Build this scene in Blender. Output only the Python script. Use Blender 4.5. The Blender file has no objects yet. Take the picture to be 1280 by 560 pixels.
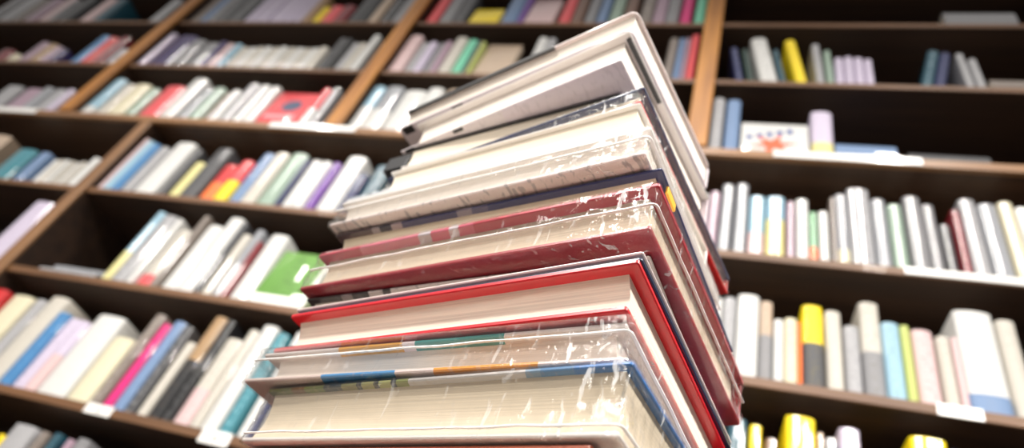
import bpy, bmesh, math, random
from mathutils import Vector, Matrix, noise

random.seed(11)
PI = math.pi
# ------------------------------------------------------------------ camera
F_PX = 835.19
R = Matrix(((0.95077812, -0.09242278, 0.2957685),
            (0.14891915, -0.70075164, -0.6976892),
            (0.27174264, 0.70739322, -0.6524958)))
CAM_Z = 1.0
CAM = Vector((0, 0, CAM_Z))
WALL = 1.10                      # distance to the front of the bookcase
sc = bpy.context.scene
cam_data = bpy.data.cameras.new('camera')
cam = bpy.data.objects.new('camera', cam_data)
sc.collection.objects.link(cam)
cam.matrix_world = Matrix.Translation(CAM) @ R.to_4x4()
cam_data.sensor_width = 36.0
cam_data.lens = 36.0 * F_PX / 1280
cam_data.clip_start = 0.01
cam_data.dof.use_dof = True
cam_data.dof.focus_distance = 0.315
cam_data.dof.aperture_fstop = 5.8
sc.camera = cam
# ------------------------------------------------------------------ light
w = bpy.data.worlds.new('world'); sc.world = w; w.use_nodes = True
w.node_tree.nodes['Background'].inputs[0].default_value = (1.0, 0.96, 0.92, 1)
w.node_tree.nodes['Background'].inputs[1].default_value = 0.40
def area(name, loc, target, sx, sy, power, col=(1, .95, .89), spread=180):
    l = bpy.data.lights.new(name, 'AREA'); l.shape = 'RECTANGLE'; l.size = sx; l.size_y = sy
    l.energy = power; l.color = col; l.spread = math.radians(spread)
    o = bpy.data.objects.new(name, l); sc.collection.objects.link(o)
    o.location = loc
    o.rotation_euler = (Vector(target) - Vector(loc)).to_track_quat('-Z', 'Y').to_euler()
    return o
area('ceiling_or_fill_light', (-1.7, -1.2, 2.95), (-1.1, 1.1, 1.55), 1.0, .2, 8, spread=75)
area('ceiling_or_fill_light', (-0.2, -1.2, 2.95), (-0.2, 1.1, 1.6), 1.0, .2, 7, spread=75)
area('ceiling_or_fill_light', (1.4, -1.1, 2.95), (0.5, 1.1, 1.5), 1.0, .2, 8, spread=75)
for lx in (-2.4, -1.35, -0.3, 0.75):
    area('ceiling_tube', (lx, -0.35, 3.65), (lx * .95, .75, 1.75), .10, .62, 8, spread=80)
area('ceiling_or_fill_light', (1.7, 0.0, 2.6), (-0.02, 0.3, 1.25), .12, .10, 8.0, spread=60)  # unseen light added to brighten the right faces of the stack
area('ceiling_or_fill_light', (-1.15, -1.0, 2.5), (-0.05, 0.3, 1.25), .12, .09, 2.2, spread=46)  # unseen key light added for the left faces of the stack
area('stack_fill_light', (-0.75, -1.2, 1.75), (-0.05, 0.3, 1.25), .30, .25, .95, spread=50)  # added frontal fill to even out the stack's page edges, no real fitting
sc.view_settings.view_transform = 'Standard'
sc.view_settings.look = 'None'
sc.view_settings.exposure = 0.02
sc.view_settings.gamma = 1.0
sc.view_settings.use_curve_mapping = False
sc.cycles.transparent_max_bounces = 24

# ------------------------------------------------------------------ pixel helpers
def ray(u, v):
    return R @ Vector((u - 640, -(v - 280), -F_PX))
def on_z(u, v, z):                # point at height z above the camera
    d = ray(u, v); return d * (z / d.z) + CAM
def on_wall(u, v, y=WALL):
    d = ray(u, v); return d * (y / d.y) + CAM
def wall_x(u, z, y=WALL):         # x on the wall plane at height z (world) seen in column u
    z -= CAM_Z
    # cam coords = R^T p ; u-640 = -F*cx/cz
    k = (u - 640) / F_PX
    c0 = Vector((R[0][0], R[1][0], R[2][0])); c2 = Vector((R[0][2], R[1][2], R[2][2]))
    q = c0 + c2 * k               # q . p = 0
    return -(q.y * y + q.z * z) / q.x
def wall_z(x, v, y=WALL):
    k = -(v - 280) / F_PX
    c1 = Vector((R[0][1], R[1][1], R[2][1])); c2 = Vector((R[0][2], R[1][2], R[2][2]))
    q = c1 + c2 * k
    return -(q.x * x + q.y * y) / q.z + CAM_Z

# ------------------------------------------------------------------ materials
def new_mat(name):
    m = bpy.data.materials.new(name); m.use_nodes = True
    nt = m.node_tree; return m, nt, nt.nodes['Principled BSDF']
def C4(c): return (c[0], c[1], c[2], 1)
def lin(c):
    return tuple((x / 12.92 if x <= .04045 else ((x + .055) / 1.055) ** 2.4) for x in c)
def simple(name, c, rough=.5, coat=0, spec=.5):
    m, nt, b = new_mat(name)
    b.inputs['Base Color'].default_value = C4(c); b.inputs['Roughness'].default_value = rough
    b.inputs['Coat Weight'].default_value = coat; b.inputs['Coat Roughness'].default_value = .08
    b.inputs['Specular IOR Level'].default_value = spec
    return m
def link(nt, a, b): nt.links.new(a, b)
def math_node(nt, op, a=None, b=None, va=None, vb=None):
    n = nt.nodes.new('ShaderNodeMath'); n.operation = op
    if a is not None: link(nt, a, n.inputs[0])
    elif va is not None: n.inputs[0].default_value = va
    if b is not None: link(nt, b, n.inputs[1])
    elif vb is not None: n.inputs[1].default_value = vb
    return n.outputs[0]
def wood(name, c1, c2, rough=.45, axis='Z', coat=.2):
    m, nt, b = new_mat(name)
    tc = nt.nodes.new('ShaderNodeTexCoord'); mp = nt.nodes.new('ShaderNodeMapping')
    sc_ = {'Z': (22, 22, 1.6), 'X': (1.6, 22, 22)}[axis]
    mp.inputs['Scale'].default_value = sc_
    link(nt, tc.outputs['Object'], mp.inputs[0])
    n = nt.nodes.new('ShaderNodeTexNoise'); n.inputs['Scale'].default_value = 1.5; n.inputs['Detail'].default_value = 6
    link(nt, mp.outputs[0], n.inputs['Vector'])
    r = nt.nodes.new('ShaderNodeValToRGB'); r.color_ramp.elements[0].position = .35; r.color_ramp.elements[1].position = .65
    r.color_ramp.elements[0].color = C4(c1); r.color_ramp.elements[1].color = C4(c2)
    link(nt, n.outputs[0], r.inputs[0]); link(nt, r.outputs[0], b.inputs['Base Color'])
    b.inputs['Roughness'].default_value = rough; b.inputs['Coat Weight'].default_value = coat
    bp = nt.nodes.new('ShaderNodeBump'); bp.inputs['Strength'].default_value = .15; bp.inputs['Distance'].default_value = .002
    link(nt, n.outputs[0], bp.inputs['Height']); link(nt, bp.outputs[0], b.inputs['Normal'])
    return m
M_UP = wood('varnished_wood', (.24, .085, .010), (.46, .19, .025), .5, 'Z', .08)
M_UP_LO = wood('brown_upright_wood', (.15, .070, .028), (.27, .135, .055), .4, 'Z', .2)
M_SHELF = wood('shelf_wood', (.024, .011, .006), (.042, .019, .009), .6, 'X', 0)  # shade under the shelves is put into this darker wood colour
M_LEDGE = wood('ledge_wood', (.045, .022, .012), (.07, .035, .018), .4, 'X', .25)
M_EDGE = wood('shelf_edge_wood', (.10, .044, .016), (.17, .078, .030), .5, 'X', .05)  # lighter copy of the shelf wood, paints in the lit front edges
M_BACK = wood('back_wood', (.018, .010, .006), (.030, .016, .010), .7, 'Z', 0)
M_FLOOR = wood('floor_wood', (.50, .42, .34), (.62, .53, .43), .4, 'X', .2)
M_WALLP = simple('wall_plaster', (.30, .27, .23), .8)

M_LEDGE_EDGE = wood('ledge_edge_wood', (.20, .095, .036), (.30, .15, .06), .4, 'X', .2)
def pages_mat(name, c, line=.82, scale=1500):
    m, nt, b = new_mat(name)
    tc = nt.nodes.new('ShaderNodeTexCoord'); mp = nt.nodes.new('ShaderNodeMapping')
    mp.inputs['Scale'].default_value = (6, 6, scale)
    link(nt, tc.outputs['Object'], mp.inputs[0])
    n = nt.nodes.new('ShaderNodeTexNoise'); n.inputs['Scale'].default_value = 1; n.inputs['Detail'].default_value = 3
    link(nt, mp.outputs[0], n.inputs['Vector'])
    r = nt.nodes.new('ShaderNodeValToRGB'); r.color_ramp.elements[0].position = .30; r.color_ramp.elements[1].position = .62
    r.color_ramp.elements[0].color = C4([x * line for x in c]); r.color_ramp.elements[1].color = C4(c)
    link(nt, n.outputs[0], r.inputs[0]); link(nt, r.outputs[0], b.inputs['Base Color'])
    b.inputs['Roughness'].default_value = .75; b.inputs['Specular IOR Level'].default_value = .2
    bp = nt.nodes.new('ShaderNodeBump'); bp.inputs['Strength'].default_value = .35; bp.inputs['Distance'].default_value = .0004
    link(nt, n.outputs[0], bp.inputs['Height']); link(nt, bp.outputs[0], b.inputs['Normal'])
    return m
P_CREAM = pages_mat('cream_pages', (.80, .71, .58))
P_WHITE = pages_mat('white_pages', (.80, .73, .65), .86)
P_BEIGE = pages_mat('beige_pages', (.68, .58, .44), .86)
P_LINED = pages_mat('coarse_cream_pages', (.84, .77, .65), .74, 900)

def pattern_mat(name, stops, length, rough=.35, coat=.5, speck=0, speck_col=(.1, .1, .12)):
    """colour bands along local x of a cover; stops = [(fraction, colour), ...]"""
    m, nt, b = new_mat(name)
    tc = nt.nodes.new('ShaderNodeTexCoord'); sp = nt.nodes.new('ShaderNodeSeparateXYZ')
    link(nt, tc.outputs['Object'], sp.inputs[0])
    # the bands lean a little and waver like printed artwork
    nz = nt.nodes.new('ShaderNodeTexNoise'); nz.inputs['Scale'].default_value = 30
    link(nt, tc.outputs['Object'], nz.inputs['Vector'])
    t = math_node(nt, 'MULTIPLY', sp.outputs[0], None, None, 1 / length)
    y = math_node(nt, 'MULTIPLY', sp.outputs[1], None, None, 1.6)
    t = math_node(nt, 'ADD', t, y)
    q = math_node(nt, 'MULTIPLY', nz.outputs[0], None, None, .015)
    t = math_node(nt, 'ADD', t, q)
    r = nt.nodes.new('ShaderNodeValToRGB'); r.color_ramp.interpolation = 'CONSTANT'
    e = r.color_ramp.elements
    e[0].position = stops[0][0]; e[0].color = C4(stops[0][1])
    e[1].position = stops[1][0]; e[1].color = C4(stops[1][1])
    for p, c in stops[2:]:
        k = e.new(p); k.color = C4(c)
    link(nt, t, r.inputs[0])
    out = r.outputs[0]
    if speck:
        n2 = nt.nodes.new('ShaderNodeTexNoise'); n2.inputs['Scale'].default_value = 260; n2.inputs['Detail'].default_value = 3
        mp = nt.nodes.new('ShaderNodeMapping'); mp.inputs['Scale'].default_value = (1, .35, 1)
        link(nt, tc.outputs['Object'], mp.inputs[0]); link(nt, mp.outputs[0], n2.inputs['Vector'])
        r2 = nt.nodes.new('ShaderNodeValToRGB'); r2.color_ramp.elements[0].position = .56; r2.color_ramp.elements[1].position = .62
        link(nt, n2.outputs[0], r2.inputs[0])
        f = math_node(nt, 'MULTIPLY', r2.outputs[0], None, None, speck)
        mx = nt.nodes.new('ShaderNodeMixRGB'); link(nt, f, mx.inputs[0]); link(nt, out, mx.inputs[1])
        mx.inputs[2].default_value = C4(speck_col); out = mx.outputs[0]
    link(nt, out, b.inputs['Base Color'])
    b.inputs['Roughness'].default_value = rough; b.inputs['Coat Weight'].default_value = coat
    b.inputs['Coat Roughness'].default_value = .12
    return m

def film_mat():
    m = bpy.data.materials.new('clear_shrink_film'); m.use_nodes = True
    nt = m.node_tree; nt.nodes.clear()
    out = nt.nodes.new('ShaderNodeOutputMaterial')
    tr = nt.nodes.new('ShaderNodeBsdfTransparent'); tr.inputs[0].default_value = (.985, .985, .985, 1)
    gl = nt.nodes.new('ShaderNodeBsdfGlossy'); gl.inputs['Roughness'].default_value = .035
    df = nt.nodes.new('ShaderNodeBsdfDiffuse'); df.inputs[0].default_value = (.9, .9, .9, 1)
    tc = nt.nodes.new('ShaderNodeTexCoord')
    mp = nt.nodes.new('ShaderNodeMapping'); mp.inputs['Scale'].default_value = (1.0, 1.0, .32)
    mp.inputs['Rotation'].default_value = (.5, .85, .2)
    link(nt, tc.outputs['Object'], mp.inputs[0])
    n = nt.nodes.new('ShaderNodeTexNoise'); n.inputs['Scale'].default_value = 75; n.inputs['Detail'].default_value = 5; n.inputs['Distortion'].default_value = .5
    link(nt, mp.outputs[0], n.inputs['Vector'])
    bp = nt.nodes.new('ShaderNodeBump'); bp.inputs['Distance'].default_value = .003
    ln = nt.nodes.new('ShaderNodeVectorMath'); ln.operation = 'LENGTH'; link(nt, tc.outputs['Object'], ln.inputs[0])
    mr = nt.nodes.new('ShaderNodeMapRange'); link(nt, ln.outputs['Value'], mr.inputs[0])      # film is gathered at the folded corner
    mr.inputs[1].default_value = .012; mr.inputs[2].default_value = .075; mr.inputs[3].default_value = 1.0; mr.inputs[4].default_value = .20
    link(nt, mr.outputs[0], bp.inputs['Strength'])
    link(nt, n.outputs[0], bp.inputs['Height'])
    fr = nt.nodes.new('ShaderNodeFresnel'); fr.inputs['IOR'].default_value = 1.33
    link(nt, bp.outputs[0], fr.inputs['Normal']); link(nt, bp.outputs[0], gl.inputs['Normal'])
    f = math_node(nt, 'MULTIPLY', fr.outputs[0], None, None, 1.15)
    f = math_node(nt, 'ADD', f, None, None, .02)
    f = math_node(nt, 'MINIMUM', f, None, None, .30)
    mx = nt.nodes.new('ShaderNodeMixShader'); link(nt, f, mx.inputs[0]); link(nt, tr.outputs[0], mx.inputs[1]); link(nt, gl.outputs[0], mx.inputs[2])
    # creases turn milky, with crinkle highlights painted in as whitish diffuse
    nf = nt.nodes.new('ShaderNodeTexNoise'); nf.inputs['Scale'].default_value = 190; nf.inputs['Detail'].default_value = 3; nf.inputs['Distortion'].default_value = .8
    mf = nt.nodes.new('ShaderNodeMapping'); mf.inputs['Scale'].default_value = (1.0, 1.0, .22); mf.inputs['Rotation'].default_value = (.4, .75, .2)
    link(nt, tc.outputs['Object'], mf.inputs[0]); link(nt, mf.outputs[0], nf.inputs['Vector'])
    r = nt.nodes.new('ShaderNodeValToRGB'); r.color_ramp.elements[0].position = .60; r.color_ramp.elements[1].position = .69
    link(nt, nf.outputs[0], r.inputs[0])
    f2 = math_node(nt, 'MULTIPLY', r.outputs[0], mr.outputs[0])
    f2 = math_node(nt, 'MULTIPLY', f2, None, None, .6)
    f2 = math_node(nt, 'ADD', f2, None, None, .015)
    m2 = nt.nodes.new('ShaderNodeMixShader'); link(nt, f2, m2.inputs[0]); link(nt, mx.outputs[0], m2.inputs[1]); link(nt, df.outputs[0], m2.inputs[2])
    link(nt, m2.outputs[0], out.inputs[0])
    return m
M_FILM = film_mat()
M_SEAM = simple('film_seam', (.85, .85, .84), .25, .5)

# ------------------------------------------------------------------ mesh helpers
def obj_from_bm(name, bm, mats, parent=None, smooth=None):
    me = bpy.data.meshes.new(name); 
    bmesh.ops.recalc_face_normals(bm, faces=bm.faces[:])
    bm.to_mesh(me); bm.free()
    for m in (mats if isinstance(mats, (list, tuple)) else [mats]): me.materials.append(m)
    if smooth is not None:
        for p in me.polygons: p.use_smooth = True
        try: me.set_sharp_from_angle(angle=math.radians(smooth))
        except Exception: pass
    o = bpy.data.objects.new(name, me); sc.collection.objects.link(o)
    if parent: o.parent = parent
    return o
def box(bm, x0, x1, y0, y1, z0, z1, mi=0, bev=0.0):
    vs = [bm.verts.new(p) for p in ((x0, y0, z0), (x1, y0, z0), (x1, y1, z0), (x0, y1, z0), (x0, y0, z1), (x1, y0, z1), (x1, y1, z1), (x0, y1, z1))]
    fs = [bm.faces.new([vs[i] for i in q]) for q in ((0, 3, 2, 1), (4, 5, 6, 7), (0, 1, 5, 4), (1, 2, 6, 5), (2, 3, 7, 6), (3, 0, 4, 7))]
    for f in fs: f.material_index = mi
    if bev:
        es = list({e for f in fs for e in f.edges})
        r = bmesh.ops.bevel(bm, geom=es, offset=bev, segments=2, affect='EDGES', profile=.5)
        for f in r['faces']: f.material_index = mi
def tag(o, label=None, cat=None, group=None, kind=None):
    if label: o['label'] = label
    if cat: o['category'] = cat
    if group: o['group'] = group
    if kind: o['kind'] = kind
    return o
def empty(name, loc, rot=(0, 0, 0)):
    o = bpy.data.objects.new(name, None); o.empty_display_size = .02
    sc.collection.objects.link(o); o.location = loc; o.rotation_euler = rot
    return o
def struct(name, x0, x1, y0, y1, z0, z1, m, bev=0):
    bm = bmesh.new(); box(bm, x0, x1, y0, y1, z0, z1, 0, bev)
    o = obj_from_bm(name, bm, m); o['kind'] = 'structure'; return o

# ------------------------------------------------------------------ the setting
SH_D = .24                                          # depth of the bookcase
ZS = [CAM_Z + WALL * k for k in (.085, .368, .647, .922, 1.218, 1.502, 1.782, 2.075)]   # shelf tops, bottom to top
XL, XR = -3.45, 1.15
struct('floor', -4.5, 2.5, -2.5, 1.6, -.02, 0, M_FLOOR)
struct('wall_back', -4.5, 2.5, WALL + SH_D + .03, WALL + SH_D + .13, 0, 3.6, M_WALLP)

bc = empty('bookcase', (0, WALL, 0))
tag(bc, 'tall dark brown wooden bookcase wall with orange varnished uprights', 'bookcase')
def bpart(name, x0, x1, y0, y1, z0, z1, m, bev=.0015):
    bm = bmesh.new(); box(bm, x0, x1, y0, y1, z0, z1, 0, bev)
    return obj_from_bm(name, bm, m, bc)
bpart('back_panel', XL, XR, SH_D - .002, SH_D + .018, .0, 3.32, M_BACK, 0)
for i, z in enumerate(ZS):
    th = .020
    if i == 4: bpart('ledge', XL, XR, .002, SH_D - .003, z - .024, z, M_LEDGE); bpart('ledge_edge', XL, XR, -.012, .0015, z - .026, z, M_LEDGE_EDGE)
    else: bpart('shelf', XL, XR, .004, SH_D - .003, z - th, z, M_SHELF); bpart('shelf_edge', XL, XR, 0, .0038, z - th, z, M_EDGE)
bpart('shelf', XL, XR, 0, SH_D - .003, .78, .80, M_SHELF)
bpart('plinth', XL, XR, .02, .04, 0, .12, M_SHELF)
def up_x(*pts): return sum(on_wall(u, v).x for u, v in pts) / len(pts)
UPS_UP = [up_x((90, 145), (242, 0)), up_x((406, 155), (545, 0)), up_x((866, 185), (899, 0))]
UPS_LO = [up_x((178, 168), (5, 325)), -.50 * WALL, .72 * WALL]
UW = .024
for x in UPS_UP + [.84 * WALL, XL + .03]:
    bpart('upright', x - UW, x + UW, -.004, SH_D - .004, ZS[4] + .0005, 3.32, M_SHELF, .002)  # sides take the dark shelf wood, so their shade is in the colour
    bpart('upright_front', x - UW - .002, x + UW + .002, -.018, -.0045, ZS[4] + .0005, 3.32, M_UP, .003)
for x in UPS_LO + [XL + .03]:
    bpart('upright', x - UW * .85, x + UW * .85, .0, SH_D - .004, .0, ZS[4] - .0265, M_SHELF, .002)  # shade painted into the side wood here too, front strip kept lighter
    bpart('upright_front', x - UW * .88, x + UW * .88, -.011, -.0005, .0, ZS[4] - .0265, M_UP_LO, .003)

# ------------------------------------------------------------------ books in the bookcase
COL = {  # words -> colours (linear)
 'white': lin((.80, .80, .79)), 'off-white': lin((.74, .72, .68)), 'pale grey': lin((.62, .62, .63)), 'silver grey': lin((.56, .57, .59)),
 'grey': lin((.50, .50, .51)), 'dark grey': lin((.27, .27, .28)), 'black': lin((.10, .10, .11)), 'cream': lin((.82, .79, .68)),
 'beige': lin((.70, .62, .54)), 'tan': lin((.62, .50, .36)), 'brown': lin((.42, .30, .24)), 'grey-brown': lin((.46, .42, .39)),
 'red': lin((.76, .14, .15)), 'coral red': lin((.84, .30, .32)), 'dark red': lin((.45, .08, .12)), 'orange': lin((.93, .45, .18)), 'yellow': lin((.93, .82, .08)),
 'pale yellow': lin((.82, .79, .54)), 'lime': lin((.68, .72, .40)), 'green': lin((.36, .58, .40)), 'mint green': lin((.42, .75, .62)), 'grey-green': lin((.55, .63, .57)),
 'teal': lin((.22, .48, .53)), 'dark teal': lin((.08, .27, .33)), 'light blue': lin((.56, .70, .77)), 'blue': lin((.25, .48, .68)), 'slate blue': lin((.42, .52, .66)),
 'navy': lin((.12, .15, .32)), 'dark green': lin((.10, .20, .17)), 'purple': lin((.45, .28, .60)), 'dark purple': lin((.20, .14, .34)), 'lilac': lin((.76, .72, .80)),
 'pink': lin((.80, .69, .69)), 'magenta': lin((.80, .10, .44)), 'mauve': lin((.62, .52, .58)), 'grass green': lin((.36, .55, .22)),
}
_mc = {}
def spine_mat(c1, c2=None, frac=.35, mark=0.5, style=0):
    key = (c1, c2, frac, mark, style)
    if key in _mc: return _mc[key]
    m, nt, b = new_mat('book_cover_' + c1.replace(' ', '_').replace('-', '_'))
    a = COL[c1]
    tc = nt.nodes.new('ShaderNodeTexCoord'); sp = nt.nodes.new('ShaderNodeSeparateXYZ')
    link(nt, tc.outputs['Generated'], sp.inputs[0])
    mp = nt.nodes.new('ShaderNodeMapping'); mp.inputs['Scale'].default_value = (2.2, .3, 16); mp.inputs['Location'].default_value = (style * 3.1, 0, style * 1.7)
    link(nt, tc.outputs['Generated'], mp.inputs[0])
    n = nt.nodes.new('ShaderNodeTexNoise'); n.inputs['Scale'].default_value = 1.6; n.inputs['Detail'].default_value = 3
    link(nt, mp.outputs[0], n.inputs['Vector'])
    r = nt.nodes.new('ShaderNodeValToRGB'); r.color_ramp.elements[0].position = .52; r.color_ramp.elements[1].position = .60
    link(nt, n.outputs[0], r.inputs[0])
    base = None
    if c2:
        g = math_node(nt, 'LESS_THAN', sp.outputs[2], None, None, frac)
        mx = nt.nodes.new('ShaderNodeMixRGB'); link(nt, g, mx.inputs[0])
        mx.inputs[1].default_value = C4(a); mx.inputs[2].default_value = C4(COL[c2]); base = mx.outputs[0]
    # lettering down the middle of the spine
    d = math_node(nt, 'SUBTRACT', sp.outputs[0], None, None, .5)
    d = math_node(nt, 'ABSOLUTE', d)
    d = math_node(nt, 'LESS_THAN', d, None, None, .24)
    f = math_node(nt, 'MULTIPLY', d, r.outputs[0]); f = math_node(nt, 'MULTIPLY', f, None, None, mark)
    lum = .3 * a[0] + .6 * a[1] + .1 * a[2]
    mc = tuple(x * .28 for x in a) if lum > .16 else tuple(min(1, x * 2 + .28) for x in a)
    m2 = nt.nodes.new('ShaderNodeMixRGB'); link(nt, f, m2.inputs[0])
    if base: link(nt, base, m2.inputs[1])
    else: m2.inputs[1].default_value = C4(a)
    m2.inputs[2].default_value = C4(mc)
    link(nt, m2.outputs[0], b.inputs['Base Color'])
    b.inputs['Roughness'].default_value = .5; b.inputs['Specular IOR Level'].default_value = .3
    b.inputs['Coat Weight'].default_value = .9; b.inputs['Coat Roughness'].default_value = .05
    _mc[key] = m
    return m
P_FAR = simple('far_pages', (.72, .66, .56), .8)

def shelf_book(root, wd, ht, dp, mat, soft=True):
    """upright book: x across the spine, +y into the shelf, z up; origin at bottom front centre"""
    t = min(.0022, wd * .18); bul = min(.009, wd * .36)
    n = 8
    def ring(off):
        pts = []
        hw = wd / 2 - off
        for i in range(n + 1):
            a = PI * i / n
            pts.append((-hw * math.cos(a), bul - (bul - off) * math.sin(a) if off == 0 else bul + off * .3 - (bul - off * .7) * math.sin(a)))
        return pts
    outer = [(-wd / 2, dp)] + ring(0) + [(wd / 2, dp)]
    inner = [(-wd / 2 + t, dp)] + ring(t) + [(wd / 2 - t, dp)]
    bm = bmesh.new()
    lv = []
    for z in (0, ht):
        lv.append(([bm.verts.new((x, y, z)) for x, y in outer], [bm.verts.new((x, y, z)) for x, y in inner]))
    k = len(outer)
    for i in range(k - 1):
        for q in ((lv[0][0][i], lv[0][0][i + 1], lv[1][0][i + 1], lv[1][0][i]), (lv[0][1][i], lv[1][1][i], lv[1][1][i + 1], lv[0][1][i + 1]),
                  (lv[0][0][i], lv[0][1][i], lv[0][1][i + 1], lv[0][0][i + 1]), (lv[1][0][i], lv[1][0][i + 1], lv[1][1][i + 1], lv[1][1][i])):
            bm.faces.new(q)
    for i in (0, k - 1):
        bm.faces.new((lv[0][0][i], lv[0][1][i], lv[1][1][i], lv[1][0][i]))
    obj_from_bm('cover', bm, mat, root, 40)
    bm = bmesh.new()
    hd = 0.003 if wd > .012 else .0008
    box(bm, -wd / 2 + t * 1.02, wd / 2 - t * 1.02, bul + t + .0005, dp - hd, hd, ht - hd)
    obj_from_bm('page_block', bm, P_FAR, root)

def face_book(root, wd, ht, th, mat, emblem=None, border=None):
    """book standing with its front cover to the room; origin bottom centre"""
    bm = bmesh.new()
    box(bm, -wd / 2, wd / 2, 0, .003, 0, ht, 0, .0012)
    box(bm, -wd / 2, wd / 2, th - .003, th, 0, ht, 0, .0012)
    box(bm, -wd / 2, -wd / 2 + .003, .003, th - .003, 0, ht)
    obj_from_bm('cover', bm, mat, root, 30)
    bm = bmesh.new(); box(bm, -wd / 2 + .0035, wd / 2 - .004, .0032, th - .0032, .004, ht - .004)
    obj_from_bm('page_block', bm, P_FAR, root)
    if border:
        bm = bmesh.new(); box(bm, -wd / 2 + .001, wd / 2 - .001, -.0008, -.0001, .001, .026)
        box(bm, wd / 2 - .014, wd / 2 - .001, -.0008, -.0001, .027, ht - .002)
        obj_from_bm('cover_border', bm, border, root)
    if emblem == 'ellipse':
        bm = bmesh.new(); vs = [bm.verts.new((.05 * wd + .23 * wd * math.cos(a * PI / 16), -.0006, ht * .62 + .15 * ht * math.sin(a * PI / 16))) for a in range(32)]
        bm.faces.new(vs); r = bmesh.ops.extrude_face_region(bm, geom=bm.faces[:])
        for v in r['geom']:
            if isinstance(v, bmesh.types.BMVert): v.co.y = -.0001
        obj_from_bm('cover_emblem', bm, simple('emblem_dark_blue', lin((.22, .27, .38)), .4), root)
        bm = bmesh.new(); box(bm, -wd * .40, wd * .34, -.0006, -.0001, ht * .28, ht * .36)
        obj_from_bm('cover_band', bm, simple('emblem_pale_band', lin((.88, .60, .62)), .4), root)
    if emblem == 'star':
        bm = bmesh.new(); vs = []
        for a in range(12):
            rr = (.30 if a % 2 == 0 else .11) * wd
            vs.append(bm.verts.new((-.02 * wd + rr * 1.25 * math.cos(a * PI / 6 + .2), -.0006, ht * .36 + rr * .95 * math.sin(a * PI / 6 + .2))))
        bm.faces.new(vs)
        r = bmesh.ops.extrude_face_region(bm, geom=bm.faces[:])
        for v in r['geom']:
            if isinstance(v, bmesh.types.BMVert): v.co.y = -.0001
        obj_from_bm('cover_star', bm, simple('star_orange_red', lin((.92, .36, .22)), .4), root)
        bm = bmesh.new()
        for k in range(5):
            box(bm, -wd * .42 + k * .024, -wd * .42 + k * .024 + .014, -.0006, -.0001, ht * (.5 + .05 * k), ht * (.62 + .055 * k))
        obj_from_bm('cover_lettering', bm, simple('lettering_blue', lin((.25, .32, .55)), .4), root)
        

# each row: shelf index, bay words, entries
# entry: u0 u1 top colour [colour2 fraction] [flags]; u along the shelf front, top = pixel row of the top (or height in m with an h)
ROWS = []
def row(si, bay, text, zname=None): ROWS.append((si, bay, text.strip().split('\n')))
row(3, 'first shelf below ledge, right', '''
868 879 239 white
880 894 235 mauve
896 912 227 silver grey
915 932 227 silver grey
934 955 241 light blue;pink .38
957 982 241 light blue;pale yellow .62
984 994 250 mauve
996 1013 247 white
1014 1024 262 green;orange .27
1026 1040 261 white
1043 1050 243 grey-brown
1050 1066 240 silver grey;cream .2
1067 1098 233 pale grey
1099 1119 247 silver grey
1121 1141 253 grey-green
1144 1168 244 grey
1170 1188 251 grey
1189 1204 277 dark grey
1208 1221 260 dark red
1222 1246 247 pale grey
1248 1275 253 silver grey
1278 1300 250 cream
1302 1322 255 white
''')
row(2, 'second shelf below ledge, right', '''
868 882 366 white
883 897 368 white
898 915 370 pale grey
917 947 365 white
948 965 375 beige;grey .55
967 980 396 white
981 998 396 cream
999 1004 400 orange
1005 1033 380 yellow;dark grey .52
1036 1058 387 off-white
1061 1082 405 pale grey
1084 1112 376 off-white;grey .45
1113 1138 401 light blue
1139 1152 404 lime
1155 1185 408 pink
1187 1206 418 off-white
1207 1217 420 pink
1218 1274 387 white;slate blue .17
1279 1308 396 off-white
''')
row(0, 'fourth shelf below ledge, left', '''
-8 6 540 yellow ;t
10 46 529 pale grey ;t
48 60 538 grey-brown ;t
62 74 538 dark teal ;t
80 90 547 mauve ;t
92 110 546 grey ;t
''')
row(1, 'third shelf below ledge, right', '''
893 906 525 dark green ;t
911 935 522 dark teal ;t
938 953 530 yellow ;t
957 973 547 brown ;t
983 1020 519 yellow ;t
1023 1031 538 tan ;t
1033 1048 545 pale grey ;t
1050 1076 534 lilac ;t
1140 1186 544 yellow ;t
1190 1204 560 navy ;t
''')
row(1, 'third shelf below ledge, left', '''
-20 8 357 red ;t
10 40 366 cream ;t
42 56 372 pale grey ;t
60 86 369 off-white ;t
-12 4 388 blue
6 22 395 lilac
23 37 400 lilac;pink .5
38 73 393 white
76 103 420 cream
105 118 391 grey-brown
120 131 402 magenta
132 147 399 slate blue
148 160 405 dark grey
162 175 424 off-white
178 194 394 tan;black .55
195 206 398 black
208 228 420 off-white;pink .4
229 241 409 off-white
243 263 404 white
265 281 413 teal
290 302 413 white
303 310 420 navy
312 330 415 off-white
''')
row(2, 'second shelf below ledge, far left', '''
40 66 250 lilac ;t
''')
row(2, 'second shelf below ledge, left', '''
121 131 263 light blue;pale yellow .4
132 150 268 pale grey
152 160 272 white
162 179 284 off-white;coral red .2
181 190 268 grey-brown
193 212 278 white
214 233 270 white
234 242 276 dark grey
244 256 290 off-white
257 268 284 silver grey
270 277 300 dark red
280 304 291 white
''')
row(3, 'first shelf below ledge, far left', '''
-15 12 166 beige ;t
20 46 185 teal ;t
48 62 188 slate blue ;t
66 72 198 white ;t
73 79 198 off-white ;t
80 86 198 white ;t
87 93 199 off-white ;t
94 100 200 white ;t
101 107 200 off-white ;t
111 124 194 white ;t
''')
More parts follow.
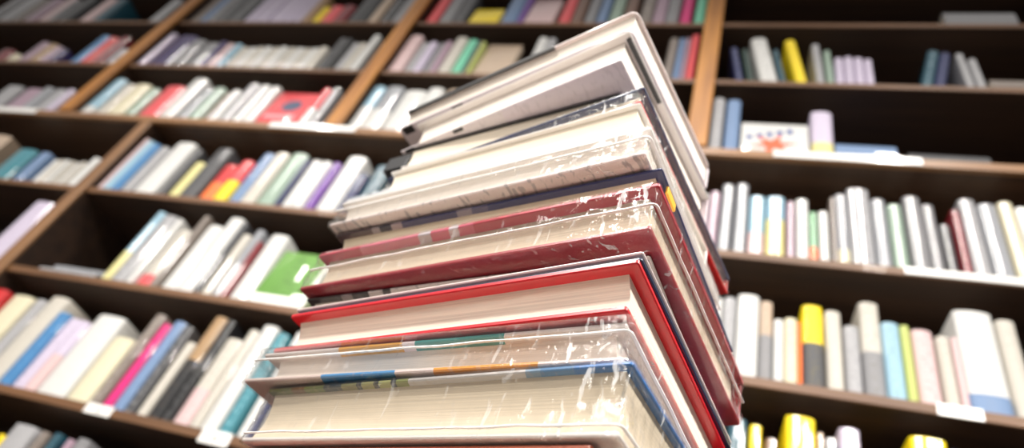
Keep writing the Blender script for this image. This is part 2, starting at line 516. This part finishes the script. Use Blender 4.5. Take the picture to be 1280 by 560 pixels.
row(3, 'first shelf below ledge, left', '''
114 120 170 pink
121 131 174 light blue
132 142 178 blue
143 156 181 pale grey
161 186 177 white
188 198 183 dark grey
202 215 199 pale yellow
217 238 184 dark grey
241 258 202 red;orange .5
259 275 198 coral red;yellow .5
277 292 188 slate blue
294 312 189 off-white
315 336 190 grey-green
338 344 197 navy
345 358 197 white
359 372 199 white
374 384 200 purple
387 412 192 white
414 428 214 navy
432 452 205 dark teal
456 480 212 black
''')
row(4, 'ledge, far left bay', '''
5 27 104 pale grey ;t
30 52 108 mauve ;t
53 66 107 silver grey ;t
67 80 108 pale grey ;t
83 92 110 lilac ;t
94 105 112 beige ;t
''')
row(4, 'ledge, left bay', '''
89 104 97 light blue;white .25
106 120 102 off-white
121 141 103 cream
143 157 108 grey-green
160 185 104 coral red
188 207 97 white
209 222 107 silver grey
224 240 108 grey-green
243 249 112 brown
250 262 111 white
264 278 103 pale grey
280 292 104 white
293 306 105 white
308 360 109 coral red ;face ellipse
363 373 108 coral red;white .5
375 385 107 pale grey
''')
row(4, 'ledge, middle bay', '''
418 441 104 light blue;white .55
443 466 105 silver grey;white .5
469 498 109 white
500 520 108 white
524 546 108 beige
''')
row(4, 'ledge, right bay', '''
884 900 120 pale grey
903 922 122 slate blue
925 1013 h.145 white ;face star
1016 1045 137 lilac;pale yellow .35
1046 1125 h.07 slate blue ;flat
1140 1245 h.055 dark grey ;flat
''')
row(5, 'second shelf down, far left bay', '''
-20 -4 60 dark red
0 12 66 cream
14 24 50 mauve
26 38 52 tan
40 50 56 mauve
52 62 60 dark purple
80 91 42 blue
93 106 45 red
108 120 44 dark red
124 134 58 pale grey
''')
row(5, 'second shelf down, left bay', '''
155 173 39 lilac
176 202 41 dark purple
204 222 48 grey
224 240 50 grey
242 250 50 dark purple
252 261 52 pink
262 271 52 light blue
274 283 56 off-white
284 293 56 white
294 303 56 off-white
304 313 56 white
314 323 56 off-white
324 333 56 white
334 343 56 off-white
344 353 56 white
354 363 57 off-white
364 373 57 white
374 386 57 off-white
390 399 45 dark grey
400 408 46 black
411 419 50 pale grey
420 428 50 off-white
429 439 40 white
''')
row(5, 'second shelf down, middle bay', '''
480 497 42 pink
500 510 50 pale grey
511 521 50 lilac
523 531 50 grey
532 541 50 mauve
543 558 45 off-white
559 571 46 mint green
573 578 48 dark grey
579 584 50 lime
586 630 47 beige ;face
650 662 43 white
663 674 44 pale grey
826 838 45 grey-brown
839 847 44 slate blue
848 854 44 mauve
855 866 40 coral red
''')
row(5, 'second shelf down, right bay', '''
920 930 58 navy ;lean-8
935 944 58 dark green ;lean-8
952 974 46 white ;lean-9
977 984 60 dark teal ;lean-8
997 1012 46 yellow ;lean-8
1022 1033 53 pale grey ;lean-3
1036 1045 60 grey-green ;lean-2
1047 1058 68 lilac
1059 1071 68 lilac
1072 1084 69 lilac
1085 1096 71 lilac
1152 1168 60 dark teal ;lean12
1169 1184 62 navy ;lean12
1212 1223 64 pale grey ;lean-2
1225 1237 72 pale grey ;lean-2
1241 1300 h.045 grey-brown ;flat
''')
row(6, 'top shelf, far left bay', '''
-30 -16 h.24 grey
-12 2 h.24 pale grey
5 17 h.22 grey-brown
20 34 h.22 mauve
38 50 h.23 pink
52 60 h.2 grey
64 78 h.22 black
92 104 h.21 pink
106 118 h.21 dark teal
178 190 h.2 pale grey
''')
row(6, 'top shelf, left bay', '''
228 240 h.22 grey-brown
241 250 h.22 slate blue
251 262 h.22 grey
263 277 h.23 dark grey
278 296 h.23 dark grey
299 308 h.22 lilac
309 318 h.22 lilac
319 328 h.22 lilac
329 338 h.22 lilac
339 348 h.22 lilac
349 358 h.22 lilac
359 368 h.22 lilac
370 380 h.22 tan
383 392 h.13 yellow
393 408 h.14 coral red
409 424 h.14 dark red
428 452 h.2 black
455 466 h.2 beige
468 480 h.2 dark grey
482 500 h.21 grey
''')
row(6, 'top shelf, middle bay', '''
528 541 h.22 coral red
543 560 h.22 grey
561 576 h.22 dark grey
582 618 h.12 yellow ;face
621 640 h.22 slate blue
642 649 h.22 purple
652 688 h.2 pink ;face
694 708 h.2 coral red
709 724 h.19 brown
727 740 h.22 grey
742 754 h.22 slate blue
757 772 h.22 grey-green
775 790 h.22 brown
796 812 h.2 grey-brown
813 829 h.2 mauve
830 846 h.21 grey
849 862 h.22 magenta
866 880 h.22 mint green
''')
row(6, 'top shelf, right bay', '''
1185 1278 h.09 grey ;flat
''')

SHELFNAME = {}
used_labels = {}
pending = []
for si, bay, ents in ROWS:
    z = ZS[si]
    items = []
    for e in ents:
        flags = ''
        if ' ;' in e: e, flags = e.split(' ;')
        parts = e.split(' ', 3)
        u0, u1, top = float(parts[0]), float(parts[1]), parts[2]
        cols = parts[3]; c2 = None; fr = .35
        if ';' in cols:
            c1, rest = cols.split(';'); c2, f = rest.rsplit(' ', 1); fr = float(f)
        else: c1 = cols
        c1 = c1.strip()
        if flags.startswith('t'):
            p0 = on_wall(u0, float(top)); p1 = on_wall(u1, float(top))
            x0, x1 = p0.x, p1.x; ht = (p0.z + p1.z) / 2 - z
        else:
            x0, x1 = wall_x(u0, z), wall_x(u1, z)
            if top.startswith('h'): ht = float(top[1:])
            else: ht = wall_z((x0 + x1) / 2, float(top)) - z
        items.append([x0, x1, ht, c1, c2, fr, flags])
    items.sort(key=lambda q: q[0])
    for i in range(1, len(items)):           # neighbours touch but never overlap
        if items[i][0] < items[i - 1][1] + .0012:
            mid = (items[i][0] + items[i - 1][1]) / 2
            items[i - 1][1] = mid - .0006; items[i][0] = mid + .0006
    pending.append((si, bay, items))

ups = {True: UPS_UP, False: UPS_LO}
count = 0
for si, bay, items in pending:
    z = ZS[si]
    grp = 'books on the ' + bay
    for i, (x0, x1, ht, c1, c2, fr, flags) in enumerate(items):
        for ux in ups[si >= 4]:              # keep clear of the uprights
            if x0 < ux + UW + .001 and x1 > ux - UW - .001:
                if (x0 + x1) / 2 > ux: x0 = ux + UW + .0015
                else: x1 = ux - UW - .0015
        wd = x1 - x0
        if wd < .004: continue
        ht = min(ht, .272)
        cx = (x0 + x1) / 2; dy = random.uniform(.004, .012)
        style = random.randint(0, 5)
        mat = spine_mat(c1, c2, fr, (.08 if wd > .05 else random.choice((.12, .25, .42))) if wd > .012 else .15, style)
        def word(j):
            if 0 <= j < len(items):
                return items[j][3]
            return None
        size = 'slim' if wd < .016 else ('thick' if wd > .042 else '')
        col = c1 if not c2 else c1 + ' and ' + c2
        L, Rr = word(i - 1), word(i + 1)
        if 'face' in flags:
            size = 'front-facing'
        elif 'flat' in flags: size = 'flat-lying'
        def mk(with_ord):
            s = (size + ' ' if size else '') + col + ' book'
            if 'lean' in flags: s += ' leaning'
            if 'front-facing' == size and len((L or '') + (Rr or '')) > 22: pass
            elif L and Rr:
                s += (' between %s and %s ones' % (L, Rr)) if L != Rr else (' between two %s ones' % L)
            elif Rr: s += ' left of %s one' % Rr
            elif L: s += ' right of %s one' % L
            if with_ord: s += ', number %s from left' % with_ord
            return s + ', ' + bay
        pending_label = mk(None)
        if len(pending_label.split()) > 12:
            size = ''; pending_label = mk(None)
        if len(pending_label.split()) > 12:
            Rr = None; pending_label = mk(None)
        root = empty('book', (cx, WALL + dy, z + .0008))
        count += 1
        root['category'] = 'book'; root['group'] = grp
        used_labels.setdefault(pending_label, []).append(root)
        root['label'] = pending_label
        if 'face' in flags:
            em = 'ellipse' if 'ellipse' in flags else ('star' if 'star' in flags else None)
            face_book(root, wd, ht, .018, mat, em)
            root.rotation_euler = (math.radians(-4), 0, 0)
            root.location.y += .004; root.location.z += .0016
        elif 'flat' in flags:
            shelf_book(root, ht, wd, .16, mat)
            root.rotation_euler = (0, PI / 2, 0); root.location = (x0, WALL + dy, z + ht / 2 + .0012)
        else:
            shelf_book(root, wd, ht, random.uniform(.135, .165), mat)
            if 'lean' in flags:
                a = math.radians(float(flags.split('lean')[1]))
                root.rotation_euler = (0, a, 0)
                root.location.z += abs(math.sin(a)) * wd / 2 + .0005
ORD = ['first', 'second', 'third', 'fourth', 'fifth', 'sixth', 'seventh', 'eighth']
for lab, lst in used_labels.items():
    if len(lst) > 1:
        lst.sort(key=lambda o: o.location.x)
        for k, o in enumerate(lst):
            o['label'] = lab.replace(' book', (' book, %s such from left,' if len(lab.split()) < 13 else ' book, %s such,') % ORD[k], 1)

# green picture book standing face out beside the stack, with a white book behind it
p0 = wall_x(306, ZS[2]); p1 = wall_x(374, ZS[2])
g = empty('book', ((p0 + p1) / 2, WALL + .008, ZS[2] + .0035), (math.radians(-6), 0, 0))
tag(g, 'grass green front-facing picture book with white border, just left of the stack', 'book', 'books on the second shelf below ledge, left')
face_book(g, p1 - p0, .172, .02, spine_mat('grass green', None, .35, .5, 2), None, simple('white_border', (.8, .8, .76), .4))
g2 = empty('book', ((p0 + p1) / 2 + .012, WALL + .040, ZS[2] + .003), (math.radians(-5), 0, 0))
tag(g2, 'cream-edged dark book standing behind the grass green picture book', 'book', 'books on the second shelf below ledge, left')
face_book(g2, p1 - p0, .196, .02, spine_mat('grey-brown', None, .35, .3, 1))
# film wrapped books lying flat at the left end of that shelf
zz = ZS[2] + .0008
for k, (ua, ub, th, c, words) in enumerate(((42, 112, .016, 'pale grey', 'pale grey book lying flat at the bottom of a small wrapped pile, left lower shelf'),
                                     (52, 116, .018, 'silver grey', 'silver grey book lying flat on top of a small wrapped pile, left lower shelf'))):
    xa, xb = wall_x(ua, ZS[2]), wall_x(ub, ZS[2])
    r = empty('book', (xa, WALL + .012 + .01 * k, zz + th / 2 + .0005), (0, PI / 2, math.radians(0)))
    tag(r, words, 'book', 'books lying flat on the left lower shelf')
    shelf_book(r, th, xb - xa, .15, spine_mat(c, None, .35, .5, 3)); zz += th + .001

# price labels clipped on the shelf fronts
def shelf_label(u0, u1, si, words, ext=.020, mark=True):
    z = ZS[si]; x0, x1 = wall_x(u0, z), wall_x(u1, z)
    yf = WALL - (.0125 if si == 4 else .0005)
    r = empty('shelf_label', ((x0 + x1) / 2, yf, z - .001))
    tag(r, words, 'shelf label', 'white labels on the shelf fronts')
    h = ext; wd = x1 - x0
    bm = bmesh.new(); box(bm, -wd / 2, wd / 2, -.0018, 0, -h, .002, 0, .0004)
    obj_from_bm('label_holder', bm, simple('label_plastic', (.82, .81, .78), .25, .8), r)
    if mark:
        bm = bmesh.new()
        for k in range(4): box(bm, -.004 + k * .0026, -.0028 + k * .0026, -.0021, -.0019, -h * .75, -h * .3)
        obj_from_bm('printed_code', bm, simple('label_ink', (.05, .05, .06), .5), r)
shelf_label(112, 144, 1, 'small pale label on left bottom shelf front under the magenta book')
shelf_label(256, 292, 1, 'white label on left bottom shelf front just left of the stack', .026)
shelf_label(1170, 1228, 2, 'white label on right shelf front under the thick white book')
shelf_label(342, 448, 4, 'long white label strip on the ledge front at middle upright', .022, False)
shelf_label(966, 1150, 4, 'long glossy white label strip on the ledge front, right bay', .022, False)
shelf_label(-20, 52, 4, 'glossy white label strip on the ledge front at far left', .022, False)
shelf_label(1130, 1300, 3, 'pale label strip along the right shelf front below the dark red book', .016, False)

# ------------------------------------------------------------------ display table
TT = .955
tb = empty('display_table', (-.05, .32, 0))
tag(tb, 'low dark wooden display table carrying the leaning stack of books', 'table')
bm = bmesh.new(); box(bm, -.28, .30, -.13, .22, TT - .03, TT, 0, .003); obj_from_bm('table_top', bm, M_SHELF, tb)
for sx in (-.25, .25):
    for sy in (-.10, .19):
        bm = bmesh.new(); box(bm, sx - .02, sx + .02, sy - .02, sy + .02, 0, TT - .0305, 0, .002); obj_from_bm('leg', bm, M_SHELF, tb)

# ------------------------------------------------------------------ the stack of books in front
def rrect(x0, x1, y0, y1, r, n=5):
    pts = []
    for cx, cy, a0 in ((x1 - r, y1 - r, 0), (x0 + r, y1 - r, 90), (x0 + r, y0 + r, 180), (x1 - r, y0 + r, 270)):
        for i in range(n + 1):
            a = math.radians(a0 + 90 * i / n); pts.append((cx + r * math.cos(a), cy + r * math.sin(a)))
    return pts
def slab(bm, x0, x1, y0, y1, z0, z1, r, tr, bev=.0006, mi=0):
    rings = []
    for off, z in ((bev, z0), (0, z0 + bev), (0, z1 - bev), (bev, z1)):
        rings.append([bm.verts.new(tr(x, y, z)) for x, y in rrect(x0 + off, x1 - off, y0 + off, y1 - off, max(r - off, .0003))])
    n = len(rings[0])
    for a, b in zip(rings, rings[1:]):
        for i in range(n):
            f = bm.faces.new((a[i], a[(i + 1) % n], b[(i + 1) % n], b[i])); f.material_index = mi
    f = bm.faces.new(rings[0][::-1]); f.material_index = mi
    f = bm.faces.new(rings[-1]); f.material_index = mi

def stack_book(N, L, Rp, z0, z1, label, top_m, bot_m, page_m, name='book', board=.0022, over=.003, b_len=None, a_len=None,
               soft=False, wrap=False, seam=None, bottom_over=None, top_grow=0, concave=.003, rnd=.0015, grow_top_near=0, extra=None,
               page_in=0, corner_r=None, at_top=False):
    """near corner N, left corner L and right corner Rp are seen in the photograph at the book's lower face (height z0)"""
    zp = z1 if at_top else z0
    n0 = on_z(N[0], N[1], zp); l0 = on_z(L[0], L[1], zp)
    A = (l0 - n0); a = A.length; A.normalize()
    ang = math.atan2(A.y, A.x)
    if Rp:
        r0 = on_z(Rp[0], Rp[1], zp); B = r0 - n0; b = B.length
        bang = math.atan2(B.y, B.x)
        skew = (bang - ang) + PI / 2          # how far from square the measured corner is
        skew = max(-.15, min(.15, skew * .55))
    else: b = .16; skew = .06
    if b_len: b = b_len
    if a_len: a = a_len
    root = empty(name, (n0.x, n0.y, CAM_Z + z0), (0, 0, ang))
    tag(root, label, 'book', 'books in the leaning stack')
    H = z1 - z0 - .0004
    sx, cx = math.sin(skew), math.cos(skew)
    def tr(x, y, z):                            # x along the long edge, y into the book (local -y), slightly off square
        return (x + y * sx, -y * cx, z)
    g = .0006 if wrap else .0002
    if soft: board_ = .0007
    else: board_ = board
    cr = corner_r or (.0008 if soft else rnd)
    bm = bmesh.new()
    slab(bm, 0, a, 0, b, g, g + board_, cr, tr, min(.0006, board_ * .35), 0)
    slab(bm, -top_grow, a, -top_grow, b, H - g - board_, H - g, cr, tr, min(.0006, board_ * .35), 1)
    # spine on the far long side
    slab(bm, .0005, a - .0005, b - board_ , b + .0008, g + board_ * .5, H - g - board_ * .5, .0004, tr, .0002, 0)
    obj_from_bm('cover', bm, [bot_m, top_m], root, 35)
    # page block with a hollowed fore-edge
    bm = bmesh.new()
    ov = (.0006 if soft else over) + page_in
    nz = 12; zb, zt = g + board_, H - g - board_
    rings = []
    for i in range(nz + 1):
        k = i / nz; c = (0 if soft else concave) * math.sin(PI * k)
        # the near fore-edge curves, the head stays flat
        rings.append([bm.verts.new(tr(x, y, zb + (zt - zb) * k)) for x, y in
                      ((ov, ov + c + .0012 * (1 - abs(2 * k - 1))), (a - ov, ov + c), (a - ov, b - board_ - .0006), (ov, b - board_ - .0006))])
    for p, q in zip(rings, rings[1:]):
        for i in range(4): bm.faces.new((p[i], p[(i + 1) % 4], q[(i + 1) % 4], q[i]))
    bm.faces.new(rings[0][::-1]); bm.faces.new(rings[-1])
    obj_from_bm('page_block', bm, page_m, root, 40)
    if wrap:
        bm = bmesh.new()
        per = rrect(-.0012, a + .0012, -.0012, b + .0012, .003, 6)
        # densify the perimeter
        pts = []
        for i in range(len(per)):
            p, q = per[i], per[(i + 1) % len(per)]
            d = math.hypot(q[0] - p[0], q[1] - p[1]); m_ = max(1, int(d / .003))
            for j in range(m_): pts.append((p[0] + (q[0] - p[0]) * j / m_, p[1] + (q[1] - p[1]) * j / m_))
        cxm, cym = a / 2, b / 2
        nl = 14; rings = []
        sd = random.random() * 50
        for i in range(nl + 1):
            k = i / nl; rg = []
            for x, y in pts:
                dc = min(math.hypot(x, y), math.hypot(x - a, y), math.hypot(x, y - b))   # distance to a corner
                sag = .0016 * math.sin(PI * k)
                wr = noise.noise(Vector((x * 160 + sd, y * 160, k * 2.2 + x * 60 - y * 60))) * .0006
                wr += noise.noise(Vector((x * 420, y * 420 + sd, k * 7))) * (.00045 + .0022 * math.exp(-dc / .018))
                env = math.sin(PI * min(1, max(0, k))) ** .5
                o_ = (-sag + wr) * env
                nx = -1 if x < 0.0005 else (1 if x > a - .0005 else 0); ny = -1 if y < .0005 else (1 if y > b - .0005 else 0)
                ln = math.hypot(nx, ny) or 1
                rg.append(bm.verts.new(tr(x + nx / ln * o_, y + ny / ln * o_, H * k)))
            rings.append(rg)
        n = len(pts)
        for p, q in zip(rings, rings[1:]):
            for i in range(n): bm.faces.new((p[i], p[(i + 1) % n], q[(i + 1) % n], q[i]))
        # film under and over the boards
        for rg in (rings[0], rings[-1]):
            inner = []
            zc = rg[0].co.z
            for k_, (x, y) in enumerate(pts):
                inner.append(bm.verts.new(tr(cxm + (x - cxm) * .72, cym + (y - cym) * .72, zc)))
            for i in range(n): bm.faces.new((rg[i], rg[(i + 1) % n], inner[(i + 1) % n], inner[i]))
        wo = obj_from_bm('shrink_wrap', bm, M_FILM, root, 80)
        wo['label'] = 'clear crinkled plastic film around the book'
        if seam is not None:
            bm = bmesh.new()
            pr = []
            for x, y in pts:
                nx = -1 if x < 0.0005 else (1 if x > a - .0005 else 0); ny = -1 if y < .0005 else (1 if y > b - .0005 else 0)
                if nx == 1 or ny == 1: continue
                pr.append((x, y, nx, ny))
            # order: from the left end of the long side round the near corner
            pr.sort(key=lambda q: (0, -q[0]) if q[3] == -1 and q[0] > .003 else (1, q[1] - q[0]))
            prev = None
            for x, y, nx, ny in pr:
                zc = H * seam + noise.noise(Vector((x * 40 + sd, y * 40, 3))) * .0008
                ln = math.hypot(nx, ny) or 1
                wdt = .0003 + .0002 * noise.noise(Vector((x * 900, y * 900, sd)))
                ring = [bm.verts.new(tr(x + nx / ln * o2, y + ny / ln * o2, zc + dz)) for o2, dz in ((-.0006, -wdt), (.0008, -wdt), (.0008, wdt), (-.0006, wdt))]
                if prev:
                    for i in range(4): bm.faces.new((prev[i], prev[(i + 1) % 4], ring[(i + 1) % 4], ring[i]))
                prev = ring
            so = obj_from_bm('film_seam', bm, M_SEAM, wo)
    return root, a, b, tr, H

red = simple('red_cloth_cover', lin((.78, .07, .13)), .38, .25)
burg = simple('burgundy_cover', lin((.60, .10, .16)), .35, .4)
navy = simple('navy_cover', lin((.16, .19, .32)), .35, .4)
dnavy = simple('dark_navy_cover', lin((.09, .18, .32)), .35, .4)
wht = simple('white_cover', lin((.93, .91, .89)), .3, .6)
pinkw = simple('pinkish_white_cover', lin((.87, .81, .80)), .35, .4)
lil = simple('pale_lilac_cover', lin((.82, .78, .80)), .4, .3)
blk = simple('black_cover', lin((.10, .10, .11)), .4, .3)
blu = simple('blue_cover', lin((.15, .42, .66)), .35, .4)
rust = simple('rust_cover', lin((.72, .36, .24)), .35, .4)
G = lin
LG = G((.80, .77, .75))
pat3b = pattern_mat('cover_art_ochre_blue', [(0, G((.82, .75, .73))), (.175, G((.88, .56, .12))), (.42, G((.85, .77, .75))), (.527, G((.18, .50, .72))), (.75, G((.80, .72, .69)))], .235, speck=.25, speck_col=G((.75, .68, .66)))
pat3t = pattern_mat('cover_art_teal_ochre', [(0, LG), (.28, G((.18, .52, .50))), (.515, G((.86, .80, .80))), (.55, G((.82, .58, .22))), (.75, G((.78, .74, .72)))], .235)
pat2t = pattern_mat('cover_photo_strip', [(0, G((.16, .42, .68))), (.12, G((.28, .48, .66))), (.19, G((.45, .56, .66))), (.225, G((.74, .72, .71))), (.53, G((.50, .52, .28))), (.565, G((.14, .15, .14))), (.58, G((.62, .62, .38))),
                 (.62, G((.14, .15, .14))), (.635, G((.60, .58, .36))), (.675, G((.14, .15, .14))), (.69, G((.50, .48, .30))), (.74, G((.22, .24, .24))), (.80, G((.40, .44, .20))), (.87, G((.42, .30, .16))), (.92, G((.36, .38, .18)))], .225, speck=.18, speck_col=G((.7, .62, .5)))
pat8t = pattern_mat('cover_navy_photo', [(0, G((.17, .19, .36))), (.50, G((.30, .30, .42))), (.55, G((.48, .45, .50))), (.60, G((.22, .22, .36))), (.80, G((.58, .52, .54))), (.84, G((.12, .12, .2))), (.89, G((.52, .48, .5))), (.92, G((.28, .22, .24)))], .225)
pat9b = pattern_mat('white_cover_with_print', [(0, G((.86, .79, .77))), (.35, G((.84, .79, .77)))], .23, speck=.55, speck_col=G((.35, .35, .38)))
pat6t = pattern_mat('cover_black_print_strip', [(0, G((.86, .82, .79))), (.72, G((.20, .18, .20))), (.75, G((.80, .76, .74))), (.80, G((.18, .16, .18))), (.86, G((.55, .50, .5))), (.9, G((.20, .17, .18)))], .23, speck=.4)
pat7t = pattern_mat('burgundy_cover_with_pale_print', [(0, G((.66, .10, .18))), (.50, G((.74, .30, .38))), (.545, G((.75, .70, .72))), (.575, G((.76, .32, .40))), (.64, G((.72, .68, .70))), (.68, G((.78, .42, .48))), (.9, G((.70, .22, .28)))], .23)
pat14b = pattern_mat('pale_lilac_cover_with_print', [(0, G((.82, .77, .80))), (.5, G((.83, .79, .80)))], .2, speck=.12, speck_col=G((.3, .25, .3)))
marks = simple('barcode_black', lin((.07, .07, .08)), .4)

pale = simple('pale_blue_white_cover', lin((.83, .87, .90)), .25, .9)
zc = CAM_Z
S = {}
# hidden lower books that carry the visible ones
zlow = TT - zc
stack_book((741, 553), (440, 557), None, .084, .1128, 'rust covered book lowest in view under the thick wrapped book of the stack', rust, rust, P_CREAM, b_len=.155, a_len=.212, at_top=True)
n_ = on_z(741, 553, .1128)
def low_book(z0, z1, dx, dy, rot, a, b, label, m):
    r = empty('book', (n_.x + dx, n_.y + dy, CAM_Z + z0), (0, 0, math.radians(158 + rot)))
    tag(r, label, 'book', 'books in the leaning stack')
    tr = lambda x, y, z: (x, -y, z)
    H = z1 - z0 - .0006
    bm = bmesh.new(); slab(bm, 0, a, 0, b, .0003, .0025, .0015, tr); slab(bm, 0, a, 0, b, H - .0025, H, .0015, tr)
    slab(bm, 0, a, b - .002, b + .001, .002, H - .002, .0004, tr, .0002); obj_from_bm('cover', bm, m, r, 35)
    bm = bmesh.new(); slab(bm, .003, a - .003, .003, b - .0025, .0027, H - .0027, .0005, tr, .0001); obj_from_bm('page_block', bm, P_CREAM, r)
low_book(zlow + .0002, .000, -.005, .004, 1, .235, .165, 'navy book at the very bottom of the stack, resting on the display table', navy)
low_book(.0004, .042, -.002, .002, -2, .23, .16, 'white book second from the bottom of the stack below the picture edge', wht)
low_book(.0424, .0836, -.001, .001, 1, .225, .16, 'red book third from the bottom of the stack below the picture edge', red)

Z = dict(b2=.113, b3=.1465, b4=.170, b5=.198, b6=.2045, b7=.2174, b8=.250, b9=.270, b10=.295, b11=.303, b12=.331, b13=.347, b14=.371, b15=.408, top=.433)
stack_book((772, 547), (300, 552), None, Z['b2'], Z['b3'], 'thick film-wrapped book with beige pages and blue cover edge, lowest clearly visible in the stack',
           pat2t, wht, P_BEIGE, b_len=.16, wrap=True, seam=.14, top_grow=.001)
stack_book((778, 452), (303, 478), (840, 590), Z['b3'], Z['b4'], 'film-wrapped book with ochre, blue and teal cover artwork, under the red book',
           pat3t, pat3b, P_WHITE, b_len=.16, wrap=True, seam=.62, over=.0095, top_grow=-.003)
stack_book((783, 388), (340, 440), (850, 560), Z['b4'], Z['b5'], 'thick bright red hardcover with cream pages in the lower stack', red, red, P_LINED, b_len=.165, over=.0045, board=.0028, top_grow=.002, concave=.005)
stack_book((802, 325), (366, 395), (889, 562), Z['b5'], Z['b6'], 'slim navy-backed book lying directly on the bright red hardcover', pinkw, dnavy, P_WHITE, board=.0018, over=.004)
stack_book((813, 317), (384, 372), (885, 545), Z['b6'], Z['b7'], 'slim book with black print strip, directly under the burgundy book', pat6t, dnavy, P_CREAM, board=.0016, over=.005, at_top=True)
stack_book((812, 287), (373, 363), (908, 533), Z['b7'], Z['b8'], 'film-wrapped burgundy hardcover overhanging the middle of the stack', pat7t, burg, P_BEIGE, wrap=True, seam=.50, over=.006, board=.0028, top_grow=.001)
r8, a8, b8, tr8, H8 = stack_book((822, 240), (405, 318), (900, 470), Z['b8'], Z['b9'], 'book with navy photo-printed cover edge and yellow corner above the burgundy book', pat8t, wht, P_BEIGE, over=.005, board=.002)
stack_book((806, 193), (410, 283), (884, 410), Z['b9'], Z['b10'], 'film-wrapped white book with scribbled print above the navy edged book', wht, pat9b, P_WHITE, wrap=True, seam=.55, over=.004, board=.0025)
stack_book((813, 171), (428, 258), (882, 385), Z['b10'], Z['b11'], 'slim glossy pale book between the cream paperback and the wrapped white book', pale, pale, P_WHITE, soft=False, board=.0015, over=.002, wrap=True)
stack_book((792, 163), (470, 246), (878, 350), Z['b11'], Z['b12'], 'cream paged book with thin red-tipped white cover in upper stack', wht, wht, P_CREAM, board=.0014, over=.003, concave=.002)
stack_book((800, 128), (476, 240), (888, 370), Z['b12'], Z['b13'], 'glossy navy book with red lower cover edge, film-wrapped, upper stack', navy, pattern_mat('red_cover_painted_white_sheen', [(0, G((.84, .12, .12))), (.035, G((.90, .89, .88)))], .2, .12, 1.0), P_CREAM, wrap=True, over=.004, top_grow=.001)  # white part of the lower cover paints in a gloss sheen
r13, a13, b13, tr13, H13 = stack_book((768, 142), (500, 210), None, Z['b13'], Z['b14'], 'cream book turned askew with black cover showing at its left end', blk, wht, P_CREAM, b_len=.15, board=.0014, over=.002, concave=.002)
bm = bmesh.new(); slab(bm, a13 + .0003, a13 + .024, .003, .05, .006, H13 - .0018, .001, tr13, .0004); obj_from_bm('cover_flap', bm, blk, r13)['label'] = 'black cover flap'
r14, a14, b14, tr14, H14 = stack_book((776, 75), (500, 190), (866, 292), Z['b14'], Z['b15'], 'thick book with pale lilac lower cover and black inner cover strip, second from stack top', pattern_mat('white_cover_black_flank', [(0, G((.93, .91, .89))), (.5, G((.92, .90, .88)))], .2), pat14b, P_WHITE, over=.006, board=.0016, concave=.002)
r15, a15, b15, tr15, H15 = stack_book((789, 36), (497, 162), (872, 238), Z['b15'], Z['top'], 'pinkish white book with rounded corner on the very top of the stack', pinkw, lil, P_WHITE, over=.002, board=.0022, corner_r=.006, top_grow=.001)
def strip(root, tr, x0, x1, y0, y1, z0, z1, m, name, label):
    bm = bmesh.new(); slab(bm, x0, x1, y0, y1, z0, z1, .0003, tr, .0001); obj_from_bm(name, bm, m, root)['label'] = label
strip(r8, tr8, -.0002, .0012, .012, .026, H8 - .0075, H8 - .0022, simple('yellow_band', lin((.93, .70, .20)), .4), 'yellow_band', 'yellow band near the corner')
# printed black marks on covers and page edges of the three top books
strip(r15, tr15, a15 * .30, a15 * .99, -.0016, .0012, H15 - .0034, H15 + .0002, blk, 'cover_edge', 'black printed edge of the upper cover')
strip(r14, tr14, .0008, .0040, .004, .060, H14 - .0030, H14 - .0019, blk, 'cover_strip', 'black strip inside the upper cover')
strip(r14, tr14, -.0008, .0010, .078, .150, .0004, .0016, blk, 'cover_strip', 'black strip along the lower cover')
for k, f in enumerate((.955, .70)):
    strip(r15, tr15, a15 * f - .006, a15 * f + .006, .001, .008, -.0002, .0001, marks, 'printed_mark', 'black printed block on the underside')
    strip(r14, tr14, a14 * f - .006, a14 * f + .004, .0005, .0035, -.0002, .0001, marks, 'printed_mark', 'black printed block on the underside')
print('shelf books', count, 'objects', len(bpy.data.objects))
